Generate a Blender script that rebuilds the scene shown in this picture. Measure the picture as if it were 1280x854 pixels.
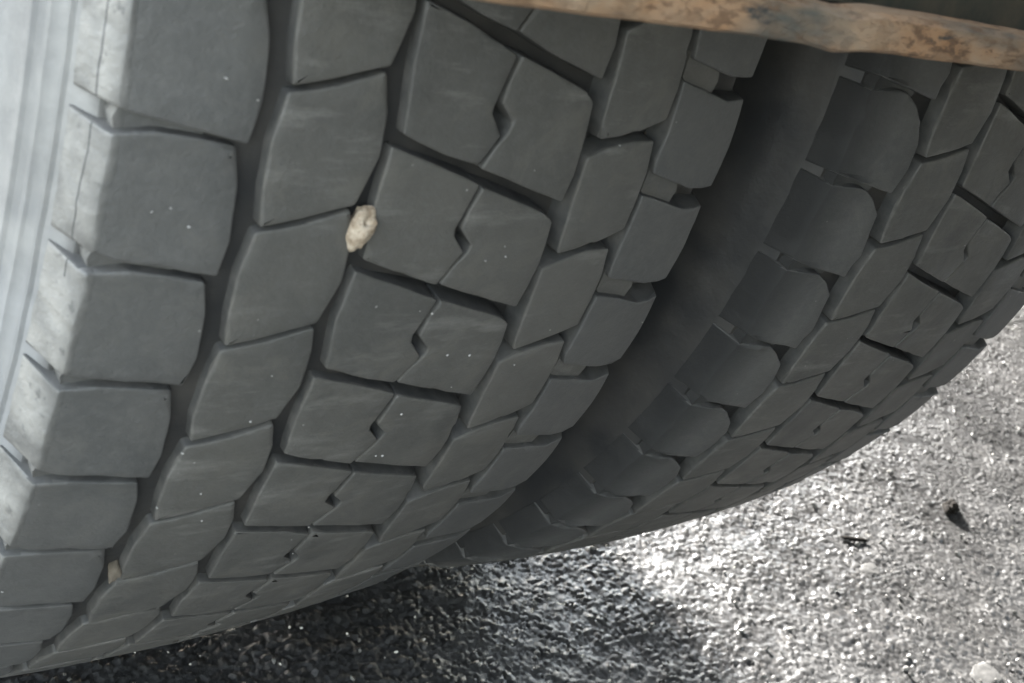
import bpy, bmesh, math, random
import numpy as np
from mathutils import Vector, Matrix, noise

scene = bpy.context.scene
COL = scene.collection
for o in list(bpy.data.objects):
    bpy.data.objects.remove(o)

# ------------------------------------------------------------------ camera
cam = bpy.data.cameras.new('camera')
cam_ob = bpy.data.objects.new('camera', cam)
COL.objects.link(cam_ob)
scene.camera = cam_ob
GZ = 0.52                                   # axle height = tyre radius; ground is z = 0
right = Vector((0.77488, -0.56731, 0.27880))
down = Vector((-0.06819, -0.51351, -0.85537))
fwd = Vector((0.62842, 0.64380, -0.43659))
m = Matrix.Identity(4)
for i in range(3):
    m[i][0] = right[i]; m[i][1] = -down[i]; m[i][2] = -fwd[i]
m[0][3], m[1][3], m[2][3] = -0.25782, -0.82166, 0.11595 + GZ
cam_ob.matrix_world = m
cam.sensor_width = 36.0
cam.lens = 36.0 * 1564.2 / 1280.0
cam.clip_start = 0.01
cam.clip_end = 2000.0
cam.dof.use_dof = True
cam.dof.focus_distance = 0.62
cam.dof.aperture_fstop = 22.0

# ------------------------------------------------------------------ world and sun
SUN_EL, SUN_AZ = math.radians(23), math.radians(12)      # azimuth from +Y towards +X
world = bpy.data.worlds.new("World")
scene.world = world
world.use_nodes = True
wn = world.node_tree
bg = wn.nodes['Background']
sky = wn.nodes.new('ShaderNodeTexSky')
sky.sky_type = 'NISHITA'
sky.sun_disc = False
sky.sun_elevation = SUN_EL
sky.sun_rotation = SUN_AZ
sky.air_density = 1.2
sky.dust_density = 1.0
sky.ozone_density = 1.0
hs = wn.nodes.new('ShaderNodeHueSaturation')          # thin high haze: a paler sky
hs.inputs['Saturation'].default_value = 0.5
wn.links.new(sky.outputs[0], hs.inputs['Color'])
wn.links.new(hs.outputs[0], bg.inputs[0])
bg.inputs[1].default_value = 0.15
sun = bpy.data.lights.new('sun', 'SUN')
sun.energy = 5.0
sun.angle = math.radians(5)
sun.color = (1.0, 0.965, 0.925)
sun_ob = bpy.data.objects.new('sun', sun)
COL.objects.link(sun_ob)
sd = Vector((math.sin(SUN_AZ) * math.cos(SUN_EL), math.cos(SUN_AZ) * math.cos(SUN_EL), math.sin(SUN_EL)))
sun_ob.rotation_euler = sd.to_track_quat('Z', 'Y').to_euler()
sun_ob.location = (0, 0, 5)

scene.render.engine = 'CYCLES'
scene.view_settings.view_transform = 'Standard'
scene.view_settings.look = 'None'
scene.view_settings.exposure = 3.2
scene.view_settings.gamma = 1.0

# ------------------------------------------------------------------ materials
class NT:
    def __init__(s, name):
        s.m = bpy.data.materials.new(name); s.m.use_nodes = True
        s.t = s.m.node_tree; s.b = s.t.nodes['Principled BSDF']
        s.co = s.t.nodes.new('ShaderNodeNewGeometry').outputs['Position']
    def n(s, typ, **kw):
        n = s.t.nodes.new(typ)
        for k, v in kw.items():
            if k in n.inputs.keys(): s.inp(n.inputs[k], v)
            else: setattr(n, k, v)
        return n
    def inp(s, sock, v):
        if isinstance(v, bpy.types.NodeSocket): s.t.links.new(v, sock)
        else: sock.default_value = v
    def noise(s, scale, detail=3, rough=0.5, vec=None, dist=0.0):
        n = s.n('ShaderNodeTexNoise', Scale=scale, Detail=detail, Roughness=rough, Distortion=dist)
        s.inp(n.inputs['Vector'], vec or s.co)
        return n.outputs[0]
    def voro(s, scale, out='Distance', feature='F1', vec=None):
        n = s.n('ShaderNodeTexVoronoi', Scale=scale, feature=feature)
        s.inp(n.inputs['Vector'], vec or s.co)
        return n.outputs[out]
    def ramp(s, v, lo, hi, a=0.0, b=1.0):
        n = s.n('ShaderNodeMapRange')
        s.inp(n.inputs[0], v); n.inputs[1].default_value = lo; n.inputs[2].default_value = hi
        n.inputs[3].default_value = a; n.inputs[4].default_value = b
        return n.outputs[0]
    def math(s, op, a, b=0.0):
        n = s.n('ShaderNodeMath', operation=op)
        s.inp(n.inputs[0], a); s.inp(n.inputs[1], b)
        return n.outputs[0]
    def mix(s, f, a, b):
        n = s.n('ShaderNodeMix', data_type='RGBA')
        s.inp(n.inputs[0], f); s.inp(n.inputs[6], a); s.inp(n.inputs[7], b)
        return n.outputs[2]
    def bump(s, h, strength, dist, prev=None):
        n = s.n('ShaderNodeBump', Strength=strength, Distance=dist)
        s.inp(n.inputs['Height'], h)
        if prev: s.inp(n.inputs['Normal'], prev)
        return n.outputs[0]

def rgb(r, g, b): return (r, g, b, 1.0)

def mat_rubber():
    k = NT('worn_dusty_rubber')
    blot = k.ramp(k.noise(22, 4, 0.6), 0.35, 0.7)
    fine = k.noise(260, 3, 0.6)
    c = k.mix(blot, rgb(0.074, 0.071, 0.062), rgb(0.099, 0.093, 0.080))
    c = k.mix(k.ramp(fine, 0.45, 0.75, 0, .35), c, rgb(0.13, 0.125, 0.115))
    c = k.mix(k.ramp(k.noise(7, 3), 0.48, 0.68, 0, .5), c, rgb(0.098, 0.093, 0.082))
    oi = k.n('ShaderNodeObjectInfo')
    c = k.mix(k.ramp(oi.outputs['Random'], 0, 1, 0, .30), c, rgb(0.050, 0.050, 0.047))
    # scuffs and fine drag marks along the tread
    wv = k.n('ShaderNodeMapping'); k.inp(wv.inputs['Vector'], k.co); wv.inputs['Scale'].default_value = (14, 90, 60); wv.inputs['Rotation'].default_value = (0, 0, .5)
    c = k.mix(k.ramp(k.noise(1.5, 5, .7, wv.outputs[0]), .55, .75, 0, 1.0), c, rgb(0.150, 0.143, 0.128))
    c = k.mix(k.ramp(k.noise(11, 5, .65, None, 1.0), .54, .66, 0, .55), c, rgb(0.048, 0.047, 0.043))
    c = k.mix(k.ramp(k.noise(34, 6, .72, None, .8), .52, .64, 0, .6), c, rgb(0.108, 0.101, 0.086))
    # scattered pale specks of dust
    sp = k.ramp(k.voro(170), 0.10, 0.05)
    pick = k.ramp(k.noise(90, 1), 0.64, 0.68)
    c = k.mix(k.math('MULTIPLY', sp, pick), c, rgb(0.34, 0.33, 0.30))
    k.inp(k.b.inputs['Base Color'], c)
    k.inp(k.b.inputs['Roughness'], k.ramp(k.noise(40, 3), 0.3, 0.7, 0.52, 0.72))
    k.b.inputs['Specular IOR Level'].default_value = 0.45
    bn = k.bump(k.noise(600, 4, 0.7), 0.45, 0.0007)
    bn = k.bump(k.math('MULTIPLY', k.ramp(k.voro(130), .16, .05), k.ramp(k.noise(45, 2), .56, .62)), -0.6, 0.0008, bn)
    bn = k.bump(k.noise(70, 4, 0.6), 0.35, 0.0012, bn)
    sv = k.n('ShaderNodeMapping'); k.inp(sv.inputs['Vector'], k.co); sv.inputs['Scale'].default_value = (120, 900, 900)
    bn = k.bump(k.ramp(k.noise(1, 2, .5, sv.outputs[0]), .62, .75), 0.12, 0.0004, bn)
    k.inp(k.b.inputs['Normal'], bn)
    return k.m

def mat_casing(name, outboard):
    """casing and shoulder: rubber in the grooves, pale dried dust on the sidewall"""
    k = NT(name)
    tc = k.n('ShaderNodeTexCoord').outputs['Object']
    xyz = k.n('ShaderNodeSeparateXYZ'); k.inp(xyz.inputs[0], tc)
    y2 = k.math('MULTIPLY', xyz.outputs[1], xyz.outputs[1]); z2 = k.math('MULTIPLY', xyz.outputs[2], xyz.outputs[2])
    r = k.math('SQRT', k.math('ADD', y2, z2))
    ax = k.math('ABSOLUTE', xyz.outputs[0])
    mott = k.noise(45, 4, 0.55, tc, .3)
    ext = k.math('MULTIPLY', xyz.outputs[0], -1.0)
    side = k.ramp(k.math('ADD', ext, k.math('MULTIPLY', mott, 0.006)), 0.1262, 0.1310)
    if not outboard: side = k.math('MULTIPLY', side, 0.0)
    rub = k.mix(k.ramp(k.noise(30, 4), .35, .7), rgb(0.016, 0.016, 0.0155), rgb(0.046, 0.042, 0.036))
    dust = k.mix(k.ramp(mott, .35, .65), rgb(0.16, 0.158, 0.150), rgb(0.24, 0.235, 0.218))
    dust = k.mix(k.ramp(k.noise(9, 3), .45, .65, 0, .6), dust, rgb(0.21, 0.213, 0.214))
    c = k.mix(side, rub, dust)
    k.inp(k.b.inputs['Base Color'], c)
    k.b.inputs['Roughness'].default_value = 0.6
    bn = k.bump(k.noise(350, 4, .65, tc), 0.3, 0.0006)
    bn = k.bump(k.noise(45, 4, .6, tc), 0.4, 0.0025, bn)
    k.inp(k.b.inputs['Normal'], bn)
    return k.m

def mat_shoulder(name, outboard):
    """shoulder lugs: dark worn top, scuffed dusty flank outboard, painted gap shade inboard"""
    k = NT(name)
    tc = k.n('ShaderNodeTexCoord').outputs['Object']
    xyz = k.n('ShaderNodeSeparateXYZ'); k.inp(xyz.inputs[0], tc)
    ax = k.math('ABSOLUTE', xyz.outputs[0])
    w = k.co
    mott = k.noise(42, 4, 0.55, w, .3)
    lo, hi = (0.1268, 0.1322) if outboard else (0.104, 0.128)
    if outboard: mott2 = k.math('MULTIPLY', k.noise(24, 5, .65, w), .006)
    else: mott2 = 0.0
    side = k.ramp(k.math('ADD', k.math('MULTIPLY', xyz.outputs[0], -1.0), k.math('ADD', k.math('MULTIPLY', mott, 0.003), mott2)), lo, hi)
    blot = k.ramp(k.noise(22, 4, 0.6), 0.35, 0.7)
    rub = k.mix(blot, rgb(0.071, 0.070, 0.065), rgb(0.093, 0.090, 0.082))
    rub = k.mix(k.ramp(k.noise(260, 3, .6), 0.45, 0.75, 0, .35), rub, rgb(0.13, 0.125, 0.115))
    oi = k.n('ShaderNodeObjectInfo')
    rub = k.mix(k.ramp(k.noise(34, 6, .72, None, .8), .52, .64, 0, .6), rub, rgb(0.108, 0.103, 0.092))
    rub = k.mix(k.ramp(oi.outputs['Random'], 0, 1, 0, .28), rub, rgb(0.050, 0.050, 0.047))
    rub = k.mix(k.ramp(k.noise(11, 5, .65, None, 1.0), .56, .66, 0, .35), rub, rgb(0.052, 0.051, 0.047))
    sp = k.math('MULTIPLY', k.ramp(k.voro(170), 0.10, 0.05), k.ramp(k.noise(90, 1), 0.64, 0.68))
    rub = k.mix(sp, rub, rgb(0.34, 0.33, 0.30))
    dust = k.mix(k.ramp(mott, .35, .62), rgb(0.125, 0.122, 0.112), rgb(0.25, 0.240, 0.215))
    if outboard:
        y2 = k.math('MULTIPLY', xyz.outputs[1], xyz.outputs[1]); z2 = k.math('MULTIPLY', xyz.outputs[2], xyz.outputs[2])
        rr = k.math('ADD', k.math('SQRT', k.math('ADD', y2, z2)), k.math('MULTIPLY', k.noise(60, 3, .6, w), 0.0022))
        line = k.ramp(k.math('ABSOLUTE', k.math('SUBTRACT', rr, 0.5056)), 0.00045, 0.0002)
        wz = k.n('ShaderNodeSeparateXYZ'); k.inp(wz.inputs[0], w)
        line = k.math('MULTIPLY', line, k.math('GREATER_THAN', wz.outputs[2], 0.455))
        dust = k.mix(line, dust, rgb(0.05, 0.05, 0.048))
        dust = k.mix(k.ramp(k.noise(160, 4, .7, w), .6, .68, 0, .8), dust, rgb(0.10, 0.098, 0.09))
    if not outboard: dust = k.mix(k.ramp(mott, .5, .7), rgb(0.020, 0.0195, 0.018), rgb(0.028, 0.027, 0.025))  # inboard flank: shade of the tyre gap painted in as a dark tone
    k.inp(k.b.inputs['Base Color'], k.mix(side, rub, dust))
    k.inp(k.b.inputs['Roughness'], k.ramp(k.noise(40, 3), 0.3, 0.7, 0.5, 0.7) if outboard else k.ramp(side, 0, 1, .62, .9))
    bn = k.bump(k.noise(600, 4, 0.7), 0.45, 0.0007)
    bn = k.bump(k.math('MULTIPLY', k.ramp(k.voro(130), .16, .05), k.ramp(k.noise(45, 2), .56, .62)), -0.6, 0.0008, bn)
    bn = k.bump(k.noise(70, 4, 0.6), 0.35, 0.0015, bn)
    rough = k.math('MULTIPLY', k.noise(110, 3, .5), side)
    bn = k.bump(rough, 0.5 if outboard else 0.15, 0.004, bn)
    k.inp(k.b.inputs['Normal'], bn)
    return k.m

def mat_asphalt():
    k = NT('worn_wet_asphalt')
    cell = k.n('ShaderNodeTexVoronoi', Scale=190.0); k.inp(cell.inputs['Vector'], k.co)
    hsv = k.n('ShaderNodeSeparateColor'); k.inp(hsv.inputs[0], cell.outputs['Color'])
    c = k.mix(hsv.outputs[0], rgb(0.018, 0.018, 0.018), rgb(0.066, 0.065, 0.063))
    c = k.mix(k.ramp(hsv.outputs[1], .9, .97), c, rgb(0.13, 0.126, 0.12))
    c = k.mix(k.ramp(k.noise(6, 4), .45, .7, 0, .5), c, rgb(0.040, 0.039, 0.037))
    c = k.mix(k.ramp(k.noise(2.6, 4, .6), .42, .62, 0, .55), c, rgb(0.022, 0.022, 0.022))
    k.inp(k.b.inputs['Base Color'], c)
    k.inp(k.b.inputs['Roughness'], k.ramp(k.noise(9, 4, .6), .35, .65, 0.30, 0.50))
    k.b.inputs['Specular IOR Level'].default_value = 0.85
    # each small chip tilts its own way
    loc = k.n('ShaderNodeVectorMath', operation='SUBTRACT'); k.inp(loc.inputs[0], k.co); k.inp(loc.inputs[1], cell.outputs['Position'])
    rv = k.n('ShaderNodeVectorMath', operation='SUBTRACT'); k.inp(rv.inputs[0], cell.outputs['Color']); rv.inputs[1].default_value = (.5, .5, .5)
    dot = k.n('ShaderNodeVectorMath', operation='DOT_PRODUCT'); k.inp(dot.inputs[0], loc.outputs[0]); k.inp(dot.inputs[1], rv.outputs[0])
    bn = k.bump(k.noise(900, 4, .7), 0.35, 0.0008)
    bn = k.bump(dot.outputs['Value'], 1.0, 0.24, bn)
    k.inp(k.b.inputs['Normal'], bn)
    return k.m

def mat_rust():
    k = NT('rusty_painted_steel')
    sv = k.n('ShaderNodeMapping'); k.inp(sv.inputs['Vector'], k.co); sv.inputs['Scale'].default_value = (0.35, 1, 1)
    v = sv.outputs[0]
    a = k.noise(45, 6, 0.65, v, .5); b = k.noise(150, 4, .7, v)
    c = k.mix(k.ramp(a, .38, .62), rgb(0.33, 0.235, 0.15), rgb(0.33, 0.175, 0.080))
    c = k.mix(k.ramp(k.noise(26, 4, .6, v), .50, .60), c, rgb(0.09, 0.092, 0.078))
    c = k.mix(k.ramp(b, .58, .7, 0, .8), c, rgb(0.10, 0.062, 0.04))
    fl = k.ramp(k.noise(330, 5, .75, v), .50, .56)
    c = k.mix(k.math('MULTIPLY', fl, k.ramp(a, .42, .55)), c, rgb(0.15, 0.085, 0.045))
    c = k.mix(k.ramp(k.noise(90, 5, .7, v), .60, .66), c, rgb(0.05, 0.048, 0.042))
    k.inp(k.b.inputs['Base Color'], c)
    k.b.inputs['Roughness'].default_value = 0.75
    bn = k.bump(a, 0.4, 0.002); bn = k.bump(b, 0.6, 0.0015, bn); bn = k.bump(fl, 0.6, 0.0006, bn)
    k.inp(k.b.inputs['Normal'], bn)
    return k.m

def mat_simple(name, c1, c2, rough, scale, metal=0.0, bump=.3):
    k = NT(name)
    n = k.noise(scale, 5, .65)
    k.inp(k.b.inputs['Base Color'], k.mix(k.ramp(n, .35, .65), rgb(*c1), rgb(*c2)))
    k.b.inputs['Roughness'].default_value = rough
    k.b.inputs['Metallic'].default_value = metal
    k.inp(k.b.inputs['Normal'], k.bump(n, bump, 0.1 / scale))
    return k.m

M_RUB, M_ASP, M_RUST = mat_rubber(), mat_asphalt(), mat_rust()
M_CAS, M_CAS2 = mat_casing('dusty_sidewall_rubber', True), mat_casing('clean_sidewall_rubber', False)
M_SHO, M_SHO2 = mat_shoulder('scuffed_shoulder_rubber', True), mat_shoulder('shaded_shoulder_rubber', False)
M_WALL = mat_simple('clean_groove_rubber', (0.040, 0.040, 0.037), (0.080, 0.076, 0.068), .7, 90)
M_STEEL = mat_simple('dirty_dark_steel', (0.05, 0.05, 0.048), (0.09, 0.08, 0.065), .7, 30)
M_WEB = mat_simple('dark_chipped_paint', (0.035, 0.042, 0.035), (0.10, 0.085, 0.06), .6, 55)
M_RIM = mat_simple('dusty_white_rim_paint', (0.35, 0.35, 0.34), (0.5, 0.49, 0.47), .5, 20)
M_STONE = mat_simple('tan_stone', (0.20, 0.145, 0.09), (0.46, 0.385, 0.29), .85, 260, bump=.9)
M_GRIT = mat_simple('pale_grit', (0.26, 0.25, 0.22), (0.50, 0.48, 0.44), .8, 300)
M_DUSTY = mat_simple('dull_grit', (0.24, 0.23, 0.21), (0.40, 0.385, 0.35), .85, 300)
M_CHIP = mat_simple('asphalt_chip', (0.03, 0.03, 0.028), (0.16, 0.155, 0.145), .5, 60, bump=.5)
M_DARK = mat_simple('dark_debris', (0.006, 0.0055, 0.005), (0.014, 0.012, 0.010), .95, 200)
M_DARK.node_tree.nodes['Principled BSDF'].inputs['Specular IOR Level'].default_value = 0.1
M_CLAY = mat_simple('dry_tan_mud', (0.085, 0.070, 0.050), (0.14, 0.115, 0.082), .9, 150, bump=.8)
M_PALE = mat_simple('pale_flat_stone', (0.035, 0.0345, 0.033), (0.06, 0.059, 0.056), .8, 80, bump=.5)

# ------------------------------------------------------------------ helpers
def link(name, me, mat, parent=None):
    if mat and not me.materials: me.materials.append(mat)
    o = bpy.data.objects.new(name, me); COL.objects.link(o)
    if parent: o.parent = parent
    return o

def tag(o, label=None, cat=None, group=None, kind=None):
    if label: o['label'] = label
    if cat: o['category'] = cat
    if group: o['group'] = group
    if kind: o['kind'] = kind
    return o

def empty(name, loc):
    o = bpy.data.objects.new(name, None); COL.objects.link(o); o.location = loc
    o.empty_display_size = 0.05
    return o

def bm_mesh(name, bm, smooth=True, angle=35):
    bmesh.ops.recalc_face_normals(bm, faces=bm.faces)
    me = bpy.data.meshes.new(name); bm.to_mesh(me); bm.free()
    if smooth:
        for p in me.polygons: p.use_smooth = True
        me.set_sharp_from_angle(angle=math.radians(angle))
    return me

def lathe(name, prof, seg, closed=False, fn=None):
    """revolve (x, r) about the X axis"""
    bm = bmesh.new(); rings = []
    for j in range(seg):
        a = 2 * math.pi * j / seg
        ring = []
        for (x, r) in prof:
            if fn: x, r = fn(x, r, a)
            ring.append(bm.verts.new((x, -r * math.cos(a), -r * math.sin(a))))
        rings.append(ring)
    n = len(prof)
    for j in range(seg):
        A, B = rings[j], rings[(j + 1) % seg]
        for i in range(n if closed else n - 1):
            bm.faces.new((A[i], A[(i + 1) % n], B[(i + 1) % n], B[i]))
    return bm_mesh(name, bm, True, 30)

def box_bm(bm, c, s, bev=0.0):
    r = bmesh.ops.create_cube(bm, size=1.0, matrix=Matrix.Translation(c) @ Matrix.Diagonal((*s, 1)))
    if bev:
        es = {e for v in r['verts'] for e in v.link_edges}
        bmesh.ops.bevel(bm, geom=list(es), offset=bev, segments=2, affect='EDGES', profile=.6)

# ------------------------------------------------------------------ ground
def worley(X, Y, cell, seed):
    rs = np.random.RandomState(seed); T = 256
    jx, jy, hh = rs.rand(T, T), rs.rand(T, T), rs.rand(T, T)
    gx, gy = X / cell, Y / cell
    ix, iy = np.floor(gx).astype(int), np.floor(gy).astype(int)
    f1 = np.full(X.shape, 9.0); f2 = np.full(X.shape, 9.0); h = np.zeros(X.shape)
    for dx in (-1, 0, 1):
        for dy in (-1, 0, 1):
            cx, cy = ix + dx, iy + dy
            px = cx + jx[cx % T, cy % T]; py = cy + jy[cx % T, cy % T]
            d = np.hypot(gx - px, gy - py); hv = hh[cx % T, cy % T]
            closer = d < f1
            f2 = np.where(closer, f1, np.minimum(f2, d)); h = np.where(closer, hv, h); f1 = np.where(closer, d, f1)
    return f1, f2, h

def smooth_noise(X, Y, cell, seed):
    rs = np.random.RandomState(seed); T = 128; g = rs.rand(T, T)
    gx, gy = X / cell, Y / cell; ix, iy = np.floor(gx).astype(int), np.floor(gy).astype(int)
    fx, fy = gx - ix, gy - iy; fx = fx * fx * (3 - 2 * fx); fy = fy * fy * (3 - 2 * fy)
    G = lambda a, b: g[a % T, b % T]
    return (G(ix, iy) * (1 - fx) + G(ix + 1, iy) * fx) * (1 - fy) + (G(ix, iy + 1) * (1 - fx) + G(ix + 1, iy + 1) * fx) * fy

def axis(lo, hi, step, far):
    a = list(np.arange(lo, hi, step)); s = step; x = a[-1]
    while x < far: s *= 1.35; x += s; a.append(x)
    s = step; x = a[0]; b = []
    while x > -far: s *= 1.35; x -= s; b.append(x)
    return np.array(b[::-1] + a)

def facets(X, Y, cell, seed):
    """stones with flat, randomly tilted tops and narrow gaps between them"""
    rs = np.random.RandomState(seed); T = 256
    jx, jy, hh, tx, ty = (rs.rand(T, T) for _ in range(5))
    gx, gy = X / cell, Y / cell * 1.15
    wx = gx + (smooth_noise(X, Y, cell * .8, seed + 1) - .5) * .5; wy = gy + (smooth_noise(X, Y, cell * .8, seed + 2) - .5) * .5
    ix, iy = np.floor(wx).astype(int), np.floor(wy).astype(int)
    f1 = np.full(X.shape, 9.0); f2 = f1.copy(); z = np.zeros(X.shape)
    for dx in (-1, 0, 1):
        for dy in (-1, 0, 1):
            a, b = (ix + dx) % T, (iy + dy) % T
            ox, oy = wx - (ix + dx + jx[a, b]), wy - (iy + dy + jy[a, b])
            d = np.hypot(ox, oy)
            zz = hh[a, b] + ((tx[a, b] - .5) * ox + (ty[a, b] - .5) * oy) * 1.3
            c = d < f1
            f2 = np.where(c, f1, np.minimum(f2, d)); z = np.where(c, zz, z); f1 = np.where(c, d, f1)
    g = np.clip((f2 - f1) * 4.0, 0, 1)
    return z, g
def ground_height(X, Y):
    z1, g1 = facets(X, Y, 0.0072, 3)
    z2, g2 = facets(X + .31, Y + .17, 0.0044, 21)
    pick = np.clip((smooth_noise(X, Y, 0.011, 40) - .38) * 8, 0, 1)
    z = pick * g1 * (0.0012 + z1 * 0.0012) + (1 - pick) * g2 * (0.0007 + z2 * 0.0008)
    z += (smooth_noise(X, Y, 0.06, 4) - .5) * 0.0030 + (smooth_noise(X, Y, 0.018, 6) - .5) * 0.0014
    return z - 0.0022

def make_ground():
    xs = axis(-0.12, 1.62, 0.0019, 400); ys = axis(-0.62, 0.60, 0.0019, 400)
    X, Y = np.meshgrid(xs, ys, indexing='ij')
    inside = (X > -.3) & (X < 1.9) & (Y > -.75) & (Y < .8)
    Z = np.where(inside, ground_height(X, Y), -0.001)
    nx, ny = X.shape
    v = np.stack([X, Y, Z], -1).reshape(-1, 3)
    i = np.arange(nx * ny).reshape(nx, ny)
    f = np.stack([i[:-1, :-1], i[1:, :-1], i[1:, 1:], i[:-1, 1:]], -1).reshape(-1, 4)
    me = bpy.data.meshes.new('ground')
    me.vertices.add(len(v)); me.vertices.foreach_set('co', v.ravel())
    me.loops.add(f.size); me.loops.foreach_set('vertex_index', f.ravel())
    me.polygons.add(len(f)); me.polygons.foreach_set('loop_start', np.arange(0, f.size, 4)); me.polygons.foreach_set('loop_total', np.full(len(f), 4))
    me.polygons.foreach_set('use_smooth', np.ones(len(f), bool))
    me.update(); me.validate()
    tag(link('ground', me, M_ASP), kind='structure')
make_ground()

# ------------------------------------------------------------------ tyre tread
R0, CROWN = 0.52, 0.42
PITCH = 0.08919
def surf(u, s, h):
    r = R0 - CROWN * min(abs(u), .13) ** 2 + h
    a = s / R0
    return Vector((u, -r * math.cos(a), -r * math.sin(a)))

# outlines in millimetres: across the tread, along it (down = +)
BLK = {
 'A': ('shoulder_block', [(-100, -32.4), (-88.6, -30.6), (-85.9, -18), (-84, 1), (-86.0, 14.0), (-104, 11), (-125, 7.4), (-125.3, -12), (-125, -32), (-113, -34)]),
 'F': ('shoulder_block', [(-106, -33.6), (-98, -28.5), (-89.5, -20.5), (-85.6, -11), (-84.6, 1), (-87.5, 13.8), (-104, 11), (-125, 7.4), (-125.3, -12), (-125, -32), (-113, -34)]),
 'B': ('tread_block', [(-46, -11.3), (-43, 0), (-41.8, 16), (-46, 33), (-61, 38), (-75.5, 41.6), (-78.6, 29), (-78.6, 13), (-76.5, -2), (-61, -5.8)]),
 'L': ('centre_block', [(-38, -34.4), (-20, -28.2), (0.5, -21.0), (-1.8, -11), (-3.5, -4.2), (-3.4, -1.2), (3.2, 5.7), (0.5, 11.2), (-3.1, 18.3), (-17, 14.4), (-35.8, 8.6), (-38.4, -14)]),
 'R': ('centre_block', [(2.5, -20.1), (18, -15.5), (34, -10.0), (39.2, -6.8), (40.6, 4), (41.6, 20), (39.8, 32), (18.4, 25.4), (-1.0, 19.0), (2.3, 11.4), (5.4, 5.9), (5.9, 2.2), (-0.7, -4.2), (.3, -11)]),
 'D': ('tread_block', [(76.8, -39.2), (79.4, -26.5), (79.7, -13), (79.4, -1.3), (65.5, 3.6), (49.2, 8.0), (47, 1.5), (45.8, -16.6), (45, -32.3), (54.5, -36), (65.3, -39)]),
 'E': ('shoulder_block', [(123.8, -55.6), (125.4, -36), (124.8, -18.2), (109.5, -18.4), (84, -25.0), (82.4, -31), (82.9, -42), (82.2, -62), (97.4, -58.6), (111.3, -55.2)]),
}

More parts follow.
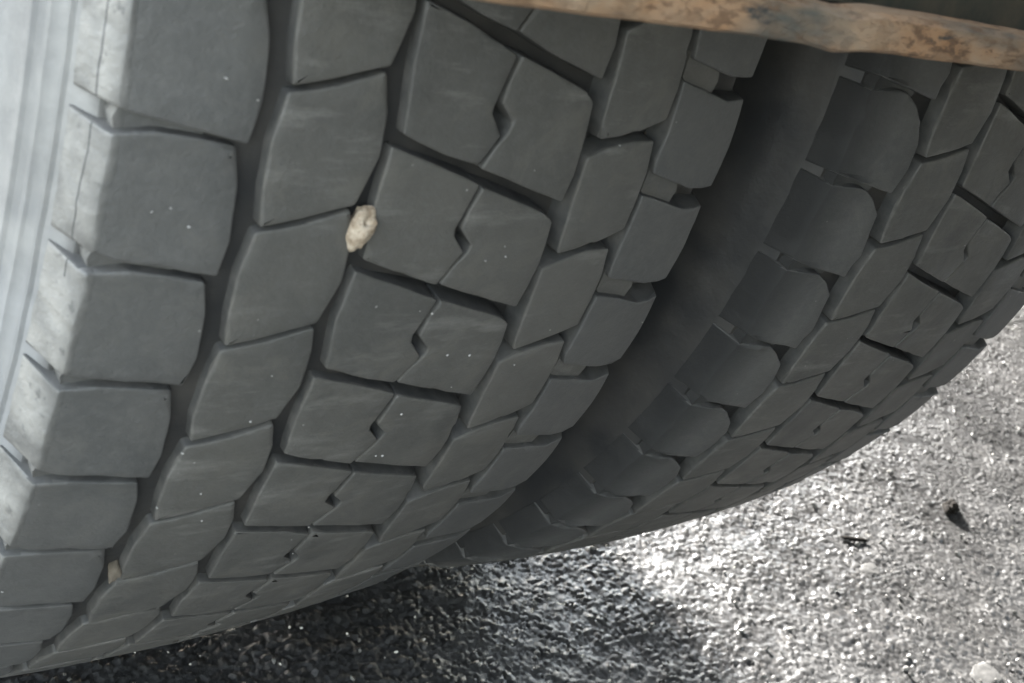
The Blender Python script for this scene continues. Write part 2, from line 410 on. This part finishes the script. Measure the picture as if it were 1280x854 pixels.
def block_mesh(key, seed, k_tilt=1.0):
    rnd = random.Random(seed)
    pts = [Vector((x / 1000, y / 1000)) for x, y in BLK[key][1]]
    # orientation counter clockwise
    ar = sum(pts[i].x * pts[(i + 1) % len(pts)].y - pts[(i + 1) % len(pts)].x * pts[i].y for i in range(len(pts)))
    if ar < 0: pts.reverse()
    corner = [p + Vector((rnd.uniform(-.55, .55), rnd.uniform(-.55, .55))) / 1000 for p in pts]
    # small rounded corners, then subdivide the sides and roughen them a little
    out = []
    n = len(corner)
    for i in range(n):
        a, b, c = corner[i - 1], corner[i], corner[(i + 1) % n]
        d1, d2 = (a - b), (c - b)
        rr = min(0.0011, d1.length * .25, d2.length * .25)
        p, q = b + d1.normalized() * rr, b + d2.normalized() * rr
        out += [p, (p + q) / 4 + b / 2, q]
    pts = []
    for i in range(len(out)):
        a, b = out[i], out[(i + 1) % len(out)]
        L = (b - a).length; m = max(1, int(L / 0.0055))
        for j in range(m):
            p = a.lerp(b, j / m)
            if m > 1 and j > 0:
                p = p + Vector((rnd.gauss(0, .00011), rnd.gauss(0, .00011)))
            pts.append(p)
    n = len(pts)
    nrm = []
    for i in range(n):
        t = (pts[(i + 1) % n] - pts[i - 1]).normalized()
        nrm.append(Vector((t.y, -t.x)))        # outward
    tu, ts = rnd.uniform(-.004, .004) * k_tilt, rnd.uniform(-.010, .010) * k_tilt
    cu = sum((p.x for p in pts)) / n; cs = sum((p.y for p in pts)) / n
    hb = rnd.uniform(-.0002, .0002)
    bm = bmesh.new()
    rings = []
    #  (outset, height, isbottom)
    for (o, h) in ((-.0007, 0.0), (-.0003, -.00010), (-.00005, -.00032), (.00005, -.0009), (.0007, -.0115)):
        ring = []
        for i in range(n):
            chip = 1.0 + max(0, noise.noise(Vector((pts[i].x * 240, pts[i].y * 240, seed * 3.1)))) * 1.6
            chip += 9.0 * max(0, noise.noise(Vector((pts[i].x * 130, pts[i].y * 130, seed * 5.3))) - .28)
            oo = o * (chip if o < 0 else 1)
            p = pts[i] + nrm[i] * oo
            hh = h * (chip if h > -.002 else 1)
            hh += (tu * (p.x - cu) + ts * (p.y - cs) + hb) if h > -.005 else 0
            u = p.x
            if key == 'F' and h > -.005: hh -= .0034 * (max(0, abs(u) - .108) / .017) ** 2
            if key in 'AEF' and abs(pts[i].x) > .1225:
                sg = 1 if u > 0 else -1
                if h < -.005:
                    u = sg * (.1304 + .0003 * noise.noise(Vector((p.y * 150, seed, 0)))); hh = -.0178 + .0008 * noise.noise(Vector((p.y * 90, seed, 3)))
                elif o < 0:
                    u -= sg * (.0016 if o < -.0009 else .0005) ; hh -= .0003 if o < -.0009 else .0012
                else:
                    hh -= .003; u += sg * .0009
            ring.append(bm.verts.new((u, p.y, hh)))
        rings.append(ring)
    bm.faces.new(rings[0])
    for a, b in zip(rings, rings[1:]):
        for i in range(n):
            bm.faces.new((a[i], b[i], b[(i + 1) % n], a[(i + 1) % n]))
    ymin = min(p.y for p in pts); ymax = max(p.y for p in pts); xmin = min(p.x for p in pts); xmax = max(p.x for p in pts)
    y = ymin + .004
    while y < ymax - .002:
        bmesh.ops.bisect_plane(bm, geom=bm.verts[:] + bm.edges[:] + bm.faces[:], plane_co=(0, y, 0), plane_no=(0, 1, 0), dist=1e-6); y += .0075
    x = xmin + .007
    while x < xmax - .004:
        bmesh.ops.bisect_plane(bm, geom=bm.verts[:] + bm.edges[:] + bm.faces[:], plane_co=(x, 0, 0), plane_no=(1, 0, 0), dist=1e-6); x += .012
    bm.normal_update()
    for f in bm.faces:
        wall = min(v.co.z for v in f.verts) < -.004
        flank = key in 'AEF' and abs(f.calc_center_median().x) > .112 and abs(f.normal.y) < .55
        if wall and not flank: f.material_index = 1
    for v in bm.verts:
        c = v.co.copy()
        if c.z > -.002:
            c.z += .00022 * noise.noise(Vector((c.x * 70, c.y * 70, seed * 1.7)))
        elif key in 'AEF' and abs(c.x) > .126:
            c.x += .0004 * noise.noise(Vector((c.y * 220, c.z * 260, seed * 2.3))) * (1 if c.x > 0 else -1)
        v.co = surf(c.x, c.y, c.z)
    return bm_mesh(BLK[key][0], bm, True, 38)

NVAR = 6
VAR = {k: [block_mesh(k, 17 * i + ord(k)) for i in range(NVAR)] for k in BLK}

def bar_mesh(pts, h, name='tie_bar'):
    bm = bmesh.new()
    top = []; bot = []
    for (u, s) in pts:
        u /= 1000; s /= 1000
        top.append(bm.verts.new(surf(u, s, h + .0006 * noise.noise(Vector((u * 90, s * 90, 0))))))
        bot.append(bm.verts.new(surf(u, s, -.0115)))
    bm.faces.new(top)
    n = len(top)
    for i in range(n): bm.faces.new((top[i], bot[i], bot[(i + 1) % n], top[(i + 1) % n]))
    return bm_mesh(name, bm, True, 50)
BAR_E = bar_mesh([(83.2, -26.5), (95, -23.2), (103, -21), (105, -16), (103, -10.5), (95, -12), (86, -14), (83.5, -17)], -.0028)
BAR_A = bar_mesh([(-122, 6), (-112, 8.5), (-101, 10.5), (-97, 12), (-99, 15), (-112, 14), (-123, 15.5), (-124, 11)], -.0042)
BAR_F = BAR_A.copy()
for me, mt in ((BAR_E, M_RUB), (BAR_A, M_SHO), (BAR_F, M_SHO2)): me.materials.append(mt)

RIB = 0.0
def casing_profile():
    half = [(0.0, .5095), (.03, .5091), (.06, .5080), (.09, .5062), (.112, .5040), (.1185, .5032), (.1225, .5036), (.1254, .5030), (.1272, .5000),
            (.1285, .4975), (.1299, .4950), (.1308, .4934), (.1309, .4927), (.1302, .4925), (.1311, .4921), (.1322, .4919), (.1327, .4912), (.1322, .4902), (.1318, .4896), (.1326, .4876), (.1338, .4858),
            (.1350, .4852), (.1354, .4840), (.1353, .4826), (.1366, .4800), (.1380, .4792), (.1384, .4776), (.1382, .4762), (.1396, .4720),
            (.1408, .4640), (.1420, .4600), (.1430, .4595), (.1434, .4570), (.1428, .4550), (.1448, .4440), (.1462, .4335), (.1470, .4310),
            (.1464, .4290), (.1480, .4150), (.1488, .3950), (.1478, .3750), (.1445, .3550), (.1395, .3380),
            (.1340, .3250), (.1275, .3120), (.1230, .3060), (.1235, .3010), (.1200, .2960), (.1120, .2900), (.104, .2875), (.098, .300), (.10, .34), (.12, .40), (.115, .47), (.08, .495)]
    return half
def make_casing(ribs):
    h = casing_profile()
    if not ribs:
        h = [q for q in h if q[1] > .4932 or q[1] < .3 or q in ((.1326, .4876), (.1353, .4826), (.1382, .4762), (.1408, .4640), (.1448, .4440), (.1480, .4150), (.1488, .3950), (.1478, .3750), (.1445, .3550), (.1395, .3380), (.1340, .3250), (.1230, .3060))]
    lift = .0060 if ribs else .0025
    left = [(-x, r + (lift if r > .5025 and x > .01 and x < .1215 else 0)) for x, r in reversed(h[1:])]
    prof = left + h
    def fn(x, r, a):
        if r > .48 and abs(x) > .12:
            q = noise.noise(Vector((a * 26, r * 60, 2.0 if x > 0 else 5.0)))
            x += (1 if x > 0 else -1) * .0005 * q
        return x, r
    return lathe('casing', prof, 320, closed=True, fn=fn)
CASING = make_casing(True)
CASING2 = make_casing(False)
RIM = lathe('rim', [(-.118, .300), (-.121, .292), (-.116, .286), (-.104, .283), (-.085, .270), (-.06, .255), (.06, .250), (.085, .268), (.104, .283), (.118, .290), (.121, .298), (.118, .300), (.10, .2845), (.08, .264), (.05, .246), (-.03, .25), (-.035, .10), (-.03, .0), (-.042, 0.0), (-.046, .10), (-.048, .244), (-.085, .262), (-.104, .276)], 96)

K0, K1 = -5, 19
REST = []
truck = empty('truck', (0.6, 0.0, 0.0))
tag(truck, 'truck seen at its dual rear tyres, with dusty pale sidewall and rusty mudguard lip', 'truck')
TINV = Matrix.Translation(truck.location).inverted()
def make_wheel(x, phase, label, outer):
    keys = 'ABLRDE' if outer else 'FBLRDE'
    cas = link('tyre', CASING if outer else CASING2, None, truck); cas.matrix_parent_inverse = TINV; cas.location = (x, 0, GZ)
    cas['label'] = label
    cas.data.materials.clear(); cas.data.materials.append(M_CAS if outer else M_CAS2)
    rim = link('rim', RIM, M_RIM, truck); rim.matrix_parent_inverse = TINV; rim.location = (x, 0, GZ)
    def part(name, me, mat, ang=0.0):
        if mat and not me.materials: me.materials.append(mat); me.materials.append(M_WALL)
        o = bpy.data.objects.new(name, me); COL.objects.link(o); o.parent = cas
        o.rotation_euler = (ang, 0, 0)
        return o
    rnd = random.Random(int(phase * 1000) + 5)
    for k in range(K0, K1):
        for key in keys:
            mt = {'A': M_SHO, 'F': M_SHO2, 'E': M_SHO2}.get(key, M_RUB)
            part(BLK[key][0], VAR[key][rnd.randrange(NVAR)], mt, phase + k * PITCH + rnd.uniform(-.0004, .0004))
        part('tie_bar', BAR_E, None, phase + k * PITCH); part('tie_bar', BAR_A if outer else BAR_F, None, phase + k * PITCH)
    # the rest of the circumference as one part
    nrest = 70 - (K1 - K0)
    step = (2 * math.pi - (K1 - K0) * PITCH) / nrest
    bm = bmesh.new()
    for j in range(nrest):
        a = phase + (K1 - 1) * PITCH + step * (j + 1) - (step - PITCH) * .5
        for key in keys:
            n0 = len(bm.verts)
            bm.from_mesh(VAR[key][j % NVAR]); bm.verts.ensure_lookup_table()
            bmesh.ops.rotate(bm, cent=(0, 0, 0), matrix=Matrix.Rotation(a, 3, 'X'), verts=bm.verts[n0:])
    me = bpy.data.meshes.new('hidden_tread'); bm.to_mesh(me); bm.free()
    for p in me.polygons: p.use_smooth = True
    me.set_sharp_from_angle(angle=math.radians(38))
    me.materials.append(M_RUB); me.materials.append(M_WALL); o = part('tread_blocks', me, None); o['kind'] = 'stuff'; REST.append(o)
make_wheel(0.0, 0.0, 'nearer outboard tyre with pale dusty sidewall', True)
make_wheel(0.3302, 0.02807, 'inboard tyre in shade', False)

# the pair on the other end of the axle, out of the picture
FAR = None
for x in (1.95, 2.28):
    c_ = link('tyre', CASING2.copy() if FAR is None else FAR.data, None, truck); c_.matrix_parent_inverse = TINV; c_.location = (x, 0, GZ)
    if FAR is None: c_.data.materials.clear(); c_.data.materials.append(M_CAS2); FAR = c_
    rm = link('rim', RIM, M_RIM, truck); rm.matrix_parent_inverse = TINV; rm.location = (x, 0, GZ)
    for j in range(2):
        t_ = bpy.data.objects.new('tread_blocks', REST[0].data); COL.objects.link(t_); t_.parent = c_
        t_.rotation_euler = (j * (70 - (K1 - K0)) * PITCH, 0, 0) if j == 0 else ((K1 - K0) * -PITCH * 1.01, 0, 0); t_['kind'] = 'stuff'

# ------------------------------------------------------------------ mudguard lip crossing the top right
def profile_extrude(prof, xs, fn=None):
    bm = bmesh.new(); rings = []
    for x in xs:
        rings.append([bm.verts.new((x, *(fn(x, y, z, i) if fn else (y, z)))) for i, (y, z) in enumerate(prof)])
    n = len(prof)
    for A, B in zip(rings, rings[1:]):
        for i in range(n): bm.faces.new((A[i], A[(i + 1) % n], B[(i + 1) % n], B[i]))
    bm.faces.new(rings[0]); bm.faces.new(list(reversed(rings[-1])))
    return bm
LY, LZ = -0.600, 0.0582 + GZ
def lipfn(x, y, z, i):
    w = noise.noise(Vector((x * 16, i * .1, 1))) * .0003 + noise.noise(Vector((x * 60, i * .7, 4))) * .00025
    drop = -.0016 * math.exp(-((x - .047) / .010) ** 2)
    return (y + w * .6, z + w + drop)
lp = [(LY, LZ), (LY + .0015, LZ - .0012), (LY + .0035, LZ), (LY + .0035, LZ + .008), (LY + .010, LZ + .009), (LY + .010, LZ + .0108), (LY + .002, LZ + .0105), (LY, LZ + .0092)]
bm = profile_extrude(lp, np.arange(-.16, .56, .004), lipfn)
LIP = bm_mesh('lip', bm, True, 50)
bm = bmesh.new()
seg = 60; ring = []
for j in range(seg + 1):
    a = -math.radians(5.2) - j / seg * math.radians(168)
    y0, z0 = -.591 * math.cos(a), -.591 * math.sin(a) + .014
    row = []
    for (dr, xx) in ((0, -.125), (0, -.12), (0, .17), (0, .53), (0, .535)):
        row.append(bm.verts.new((xx, y0, z0 + GZ)))
    ring.append(row)
for A, B in zip(ring, ring[1:]):
    for i in range(4): bm.faces.new((A[i], A[i + 1], B[i + 1], B[i]))
bmesh.ops.solidify(bm, geom=bm.faces[:], thickness=.003)
guard = link('mudguard', bm_mesh('mudguard', bm, True, 40), M_WEB, truck); guard.matrix_parent_inverse = TINV
guard['label'] = 'dark mudguard with rusty tan lip'
lip = link('lip', LIP, M_RUST, guard)

# ------------------------------------------------------------------ truck underside above and beside the wheels, plus added light blockers
def tpart(name, boxes, mat, bev=.004):
    bm = bmesh.new()
    for c_, s_ in boxes: box_bm(bm, Vector(c_), s_, bev)
    o = link(name, bm_mesh(name, bm, True, 30), mat, truck)
    o.matrix_parent_inverse = TINV
tpart('frame_rail', [((.80, -.8, GZ + .36), (.008, 4.6, .26)), ((.765, -.8, GZ + .234), (.07, 4.6, .008)), ((.765, -.8, GZ + .486), (.07, 4.6, .008))], M_STEEL, .002)
tpart('frame_rail', [((1.60, -.8, GZ + .36), (.008, 4.6, .26)), ((1.635, -.8, GZ + .234), (.07, 4.6, .008)), ((1.635, -.8, GZ + .486), (.07, 4.6, .008))], M_STEEL, .002)
tpart('deck', [((1.25, -1.2, GZ + .80), (2.70, 5.6, .06))], M_STEEL)
tpart('cross_member', [((1.25, y, GZ + .72), (2.6, .06, .10)) for y in (-3.4, -2.4, -1.4, -.7, 0., .7, 1.4)], M_STEEL)
tpart('rear_light_blocker', [((.99, -1.06, GZ + .20), (2.38, .03, 1.10))], M_WALL)  # added out of view to keep rear sky light off the inboard tyre
prof = [(-.11, 0), (-.11, .055), (-.10, .072), (-.03, .078), (-.025, .088), (-.005, .088), (0, .078), (.06, .078), (.065, .088), (.085, .088), (.09, .078), (.15, .07), (.16, .05), (.16, 0)]
bc = link('shadow_drum', lathe('shadow_drum', prof, 48), M_STEEL, truck)  # added out of view to widen the ground shadow inboard of the tyres
bc.matrix_parent_inverse = TINV; bc.matrix_basis = Matrix.Translation((.535, .13, .225)) @ Matrix.Rotation(math.pi / 2, 4, 'Z')
tpart('shadow_drum_stay', [((.535, .02, .37), (.05, .02, .30))], M_STEEL, .002)  # added with the cylinder above to fill out the same shadow
bm = bmesh.new()
bmesh.ops.create_cone(bm, cap_ends=True, segments=48, radius1=.07, radius2=.07, depth=2.0, matrix=Matrix.Translation((1.2, 0, GZ)) @ Matrix.Rotation(math.pi / 2, 4, 'Y'))
o = link('axle', bm_mesh('axle', bm, True, 30), M_STEEL, truck); o.matrix_parent_inverse = TINV

# ------------------------------------------------------------------ loose things
def rock(name, loc, size, seed, mat, label=None, cat=None, rot=(0, 0, 0), amp=.35, sub=4, flat=0.0):
    bm = bmesh.new(); bmesh.ops.create_icosphere(bm, subdivisions=sub, radius=1.0)
    for v in bm.verts:
        d = v.co.normalized()
        q = noise.noise(d * 1.3 + Vector((seed, 0, 0))) * amp + noise.noise(d * 3.1 + Vector((0, seed, 0))) * amp * .45 + noise.noise(d * 8 + Vector((0, 0, seed))) * amp * .14
        # facets
        for f in range(7):
            rr = random.Random(seed * 31 + f); nv = Vector((rr.gauss(0, 1), rr.gauss(0, 1), rr.gauss(0, 1))).normalized()
            t = d.dot(nv) * (1 + q) - .80
            if t > 0: q -= t * .8
        v.co = d * (1 + q)
    for v in bm.verts: v.co = Vector((v.co.x * size[0], v.co.y * size[1], v.co.z * size[2]))
    me = bm_mesh(name, bm, True, 40)
    o = link(name, me, mat); o.location = loc; o.rotation_euler = rot
    if label: tag(o, label, cat)
    return o

CAM = Vector((-0.25782, -0.82166, 0.11595 + GZ))
def ray(px, py):
    return fwd + right * ((px - 640) / 1564.2) + down * ((py - 427) / 1564.2)
def on_ground(px, py, z=0.0):
    d = ray(px, py); t = (z - CAM.z) / d.z; return CAM + d * t
def on_tread(px, py, h=0.0, x2=0.0):
    d = ray(px, py); t = .15
    while t < 2.5:
        p = CAM + d * t; u = p.x - x2
        if math.hypot(p.y, p.z - GZ) < R0 - CROWN * min(abs(u), .13) ** 2 + h: return p
        t += .0003
    return p

p = on_tread(448, 287, -.001)
rock('stone', p, (.0058, .0050, .0080), 4, M_STONE, 'tan angular stone wedged in the tread groove of the nearer tyre', 'stone', rot=(.35, .25, .15), amp=.5)
p = on_tread(143, 706, -.004)
rock('mud_clump', p, (.0028, .0025, .0080), 9, M_CLAY, 'small tan clump of mud in the groove near the lower left shoulder', 'mud', rot=(-.9, .5, 0))
p = on_ground(1189, 634, .004)
rock('debris', p, (.013, .009, .007), 12, M_DARK, 'dark jagged lump lying on the bright asphalt', 'debris', rot=(0, .1, .5), amp=.8)
p = on_ground(1068, 674, .002)
rock('twig', p, (.017, .0026, .0022), 21, M_DARK, 'dark sliver of bark on the asphalt left of the dark lump', 'debris', rot=(0, 0, -.35), amp=.5)
p = on_ground(1232, 846, -.0006)
rock('flat_stone', p, (.020, .014, .0022), 33, M_PALE, 'pale flat stone pressed into the asphalt at bottom right', 'stone', rot=(0, 0, .3), amp=.3)
p = on_ground(1085, 713, -.0006)
rock('flat_stone', p, (.017, .010, .0020), 35, M_PALE, 'pale flat stone in the asphalt below the dark sliver', 'stone', rot=(0, 0, .1), amp=.3)
# curved pale flake
bm = bmesh.new()
p0 = on_ground(698, 757, .0025); rows = []
for i in range(9):
    a = i / 8 * 2.2 - .4
    c = Vector((math.cos(a) * .0038, math.sin(a) * .0024, .0008 * math.sin(i * 1.1)))
    w = .0009 * math.sin(math.pi * (i + .6) / 9.2)
    rows.append([bm.verts.new(p0 + c * (1 + w / .0035 * s_) + Vector((0, 0, h))) for s_, h in ((-1, 0), (1, 0), (1, .0005), (-1, .0005))])
for A, B in zip(rows, rows[1:]):
    for i in range(4): bm.faces.new((A[i], A[(i + 1) % 4], B[(i + 1) % 4], B[i]))
bm.faces.new(rows[0]); bm.faces.new(rows[-1])
tag(link('leaf_flake', bm_mesh('leaf_flake', bm), M_GRIT), 'curled pale flake on the dark asphalt below the tyres', 'flake')

def grit(name, places, seed, r0, r1, label, mat=None):
    rnd = random.Random(seed); bm = bmesh.new()
    for p in places:
        r = rnd.uniform(r0, r1)
        mtx = Matrix.Translation(p) @ Matrix.Rotation(rnd.uniform(0, 6), 4, Vector((rnd.random(), rnd.random(), rnd.random())).normalized()) @ Matrix.Diagonal((r * rnd.uniform(.8, 1.8), r, r * rnd.uniform(.5, 1), 1))
        g = bmesh.ops.create_icosphere(bm, subdivisions=1, radius=1.0, matrix=mtx)
        for v in g['verts']: v.co += Vector((rnd.gauss(0, 1), rnd.gauss(0, 1), rnd.gauss(0, 1))) * r * .15
    tag(link(name, bm_mesh(name, bm, False), mat or M_GRIT), label, 'grit', kind='stuff')
GP = [(250, 820), (210, 815), (238, 830), (362, 784), (377, 785), (434, 745), (583, 738), (615, 738), (519, 771), (530, 799), (434, 792), (481, 822), (495, 815), (705, 755), (668, 816), (728, 820), (640, 806), (665, 764), (590, 711), (168, 815), (560, 770), (350, 830), (300, 812), (600, 830)]
rnd = random.Random(77)
grit('ground_grit', [on_ground(x, y, .0025) for x, y in GP] + [Vector((rnd.uniform(-.1, 1.2), rnd.uniform(-.6, -.1), .002)) for _ in range(70)], 3, .0005, .0013, 'tiny pale crumbs scattered over the asphalt beside the tyres')
TP = [(323, 399), (317, 419), (340, 470), (313, 527), (190, 265), (214, 260), (236, 284), (283, 98), (322, 125), (228, 567), (196, 635), (365, 674), (366, 692), (317, 740), (386, 659), (540, 392), (525, 389), (607, 326), (606, 326), (631, 308), (564, 484), (502, 518), (478, 570), (470, 570), (803, 403), (252, 651), (3, 740), (251, 617), (559, 444), (668, 213), (694, 247), (632, 321), (643, 456), (587, 444)]
rg = random.Random(404); GRV = []
while len(GRV) < 110:
    gx, gs = rg.choice([(-.0815, .003), (-.0400, .0026), (.0436, .002), (.081, .0012)])
    GRV.append(surf(gx + rg.gauss(0, gs * .5), rg.uniform(-.28, .40), -.0065 if gx < 0 else -.0095) + Vector((0, 0, GZ)))
grit('groove_grit', GRV, 6, .0004, .0012, 'tiny dusty crumbs caught in the long tread grooves of the nearer tyre', M_CLAY)
grit('tread_grit', [on_tread(x, y, .0001) for x, y in TP], 5, .00022, .00055, 'tiny pale crumbs stuck on the tread of the nearer tyre', M_DUSTY)
def lane(n, seed, hmin, hmax):
    rn = random.Random(seed); out = []
    while len(out) < n:
        x, y = rn.uniform(-.1, 1.5), rn.uniform(-.6, .5)
        if -.17 < x < .5 and abs(y) < .2: continue
        out.append(Vector((x, y, rn.uniform(hmin, hmax))))
    return out
grit('loose_chips', lane(900, 8, .0004, .0014), 15, .0010, .0026, 'small loose grey stone chips lying on the asphalt', M_CHIP)
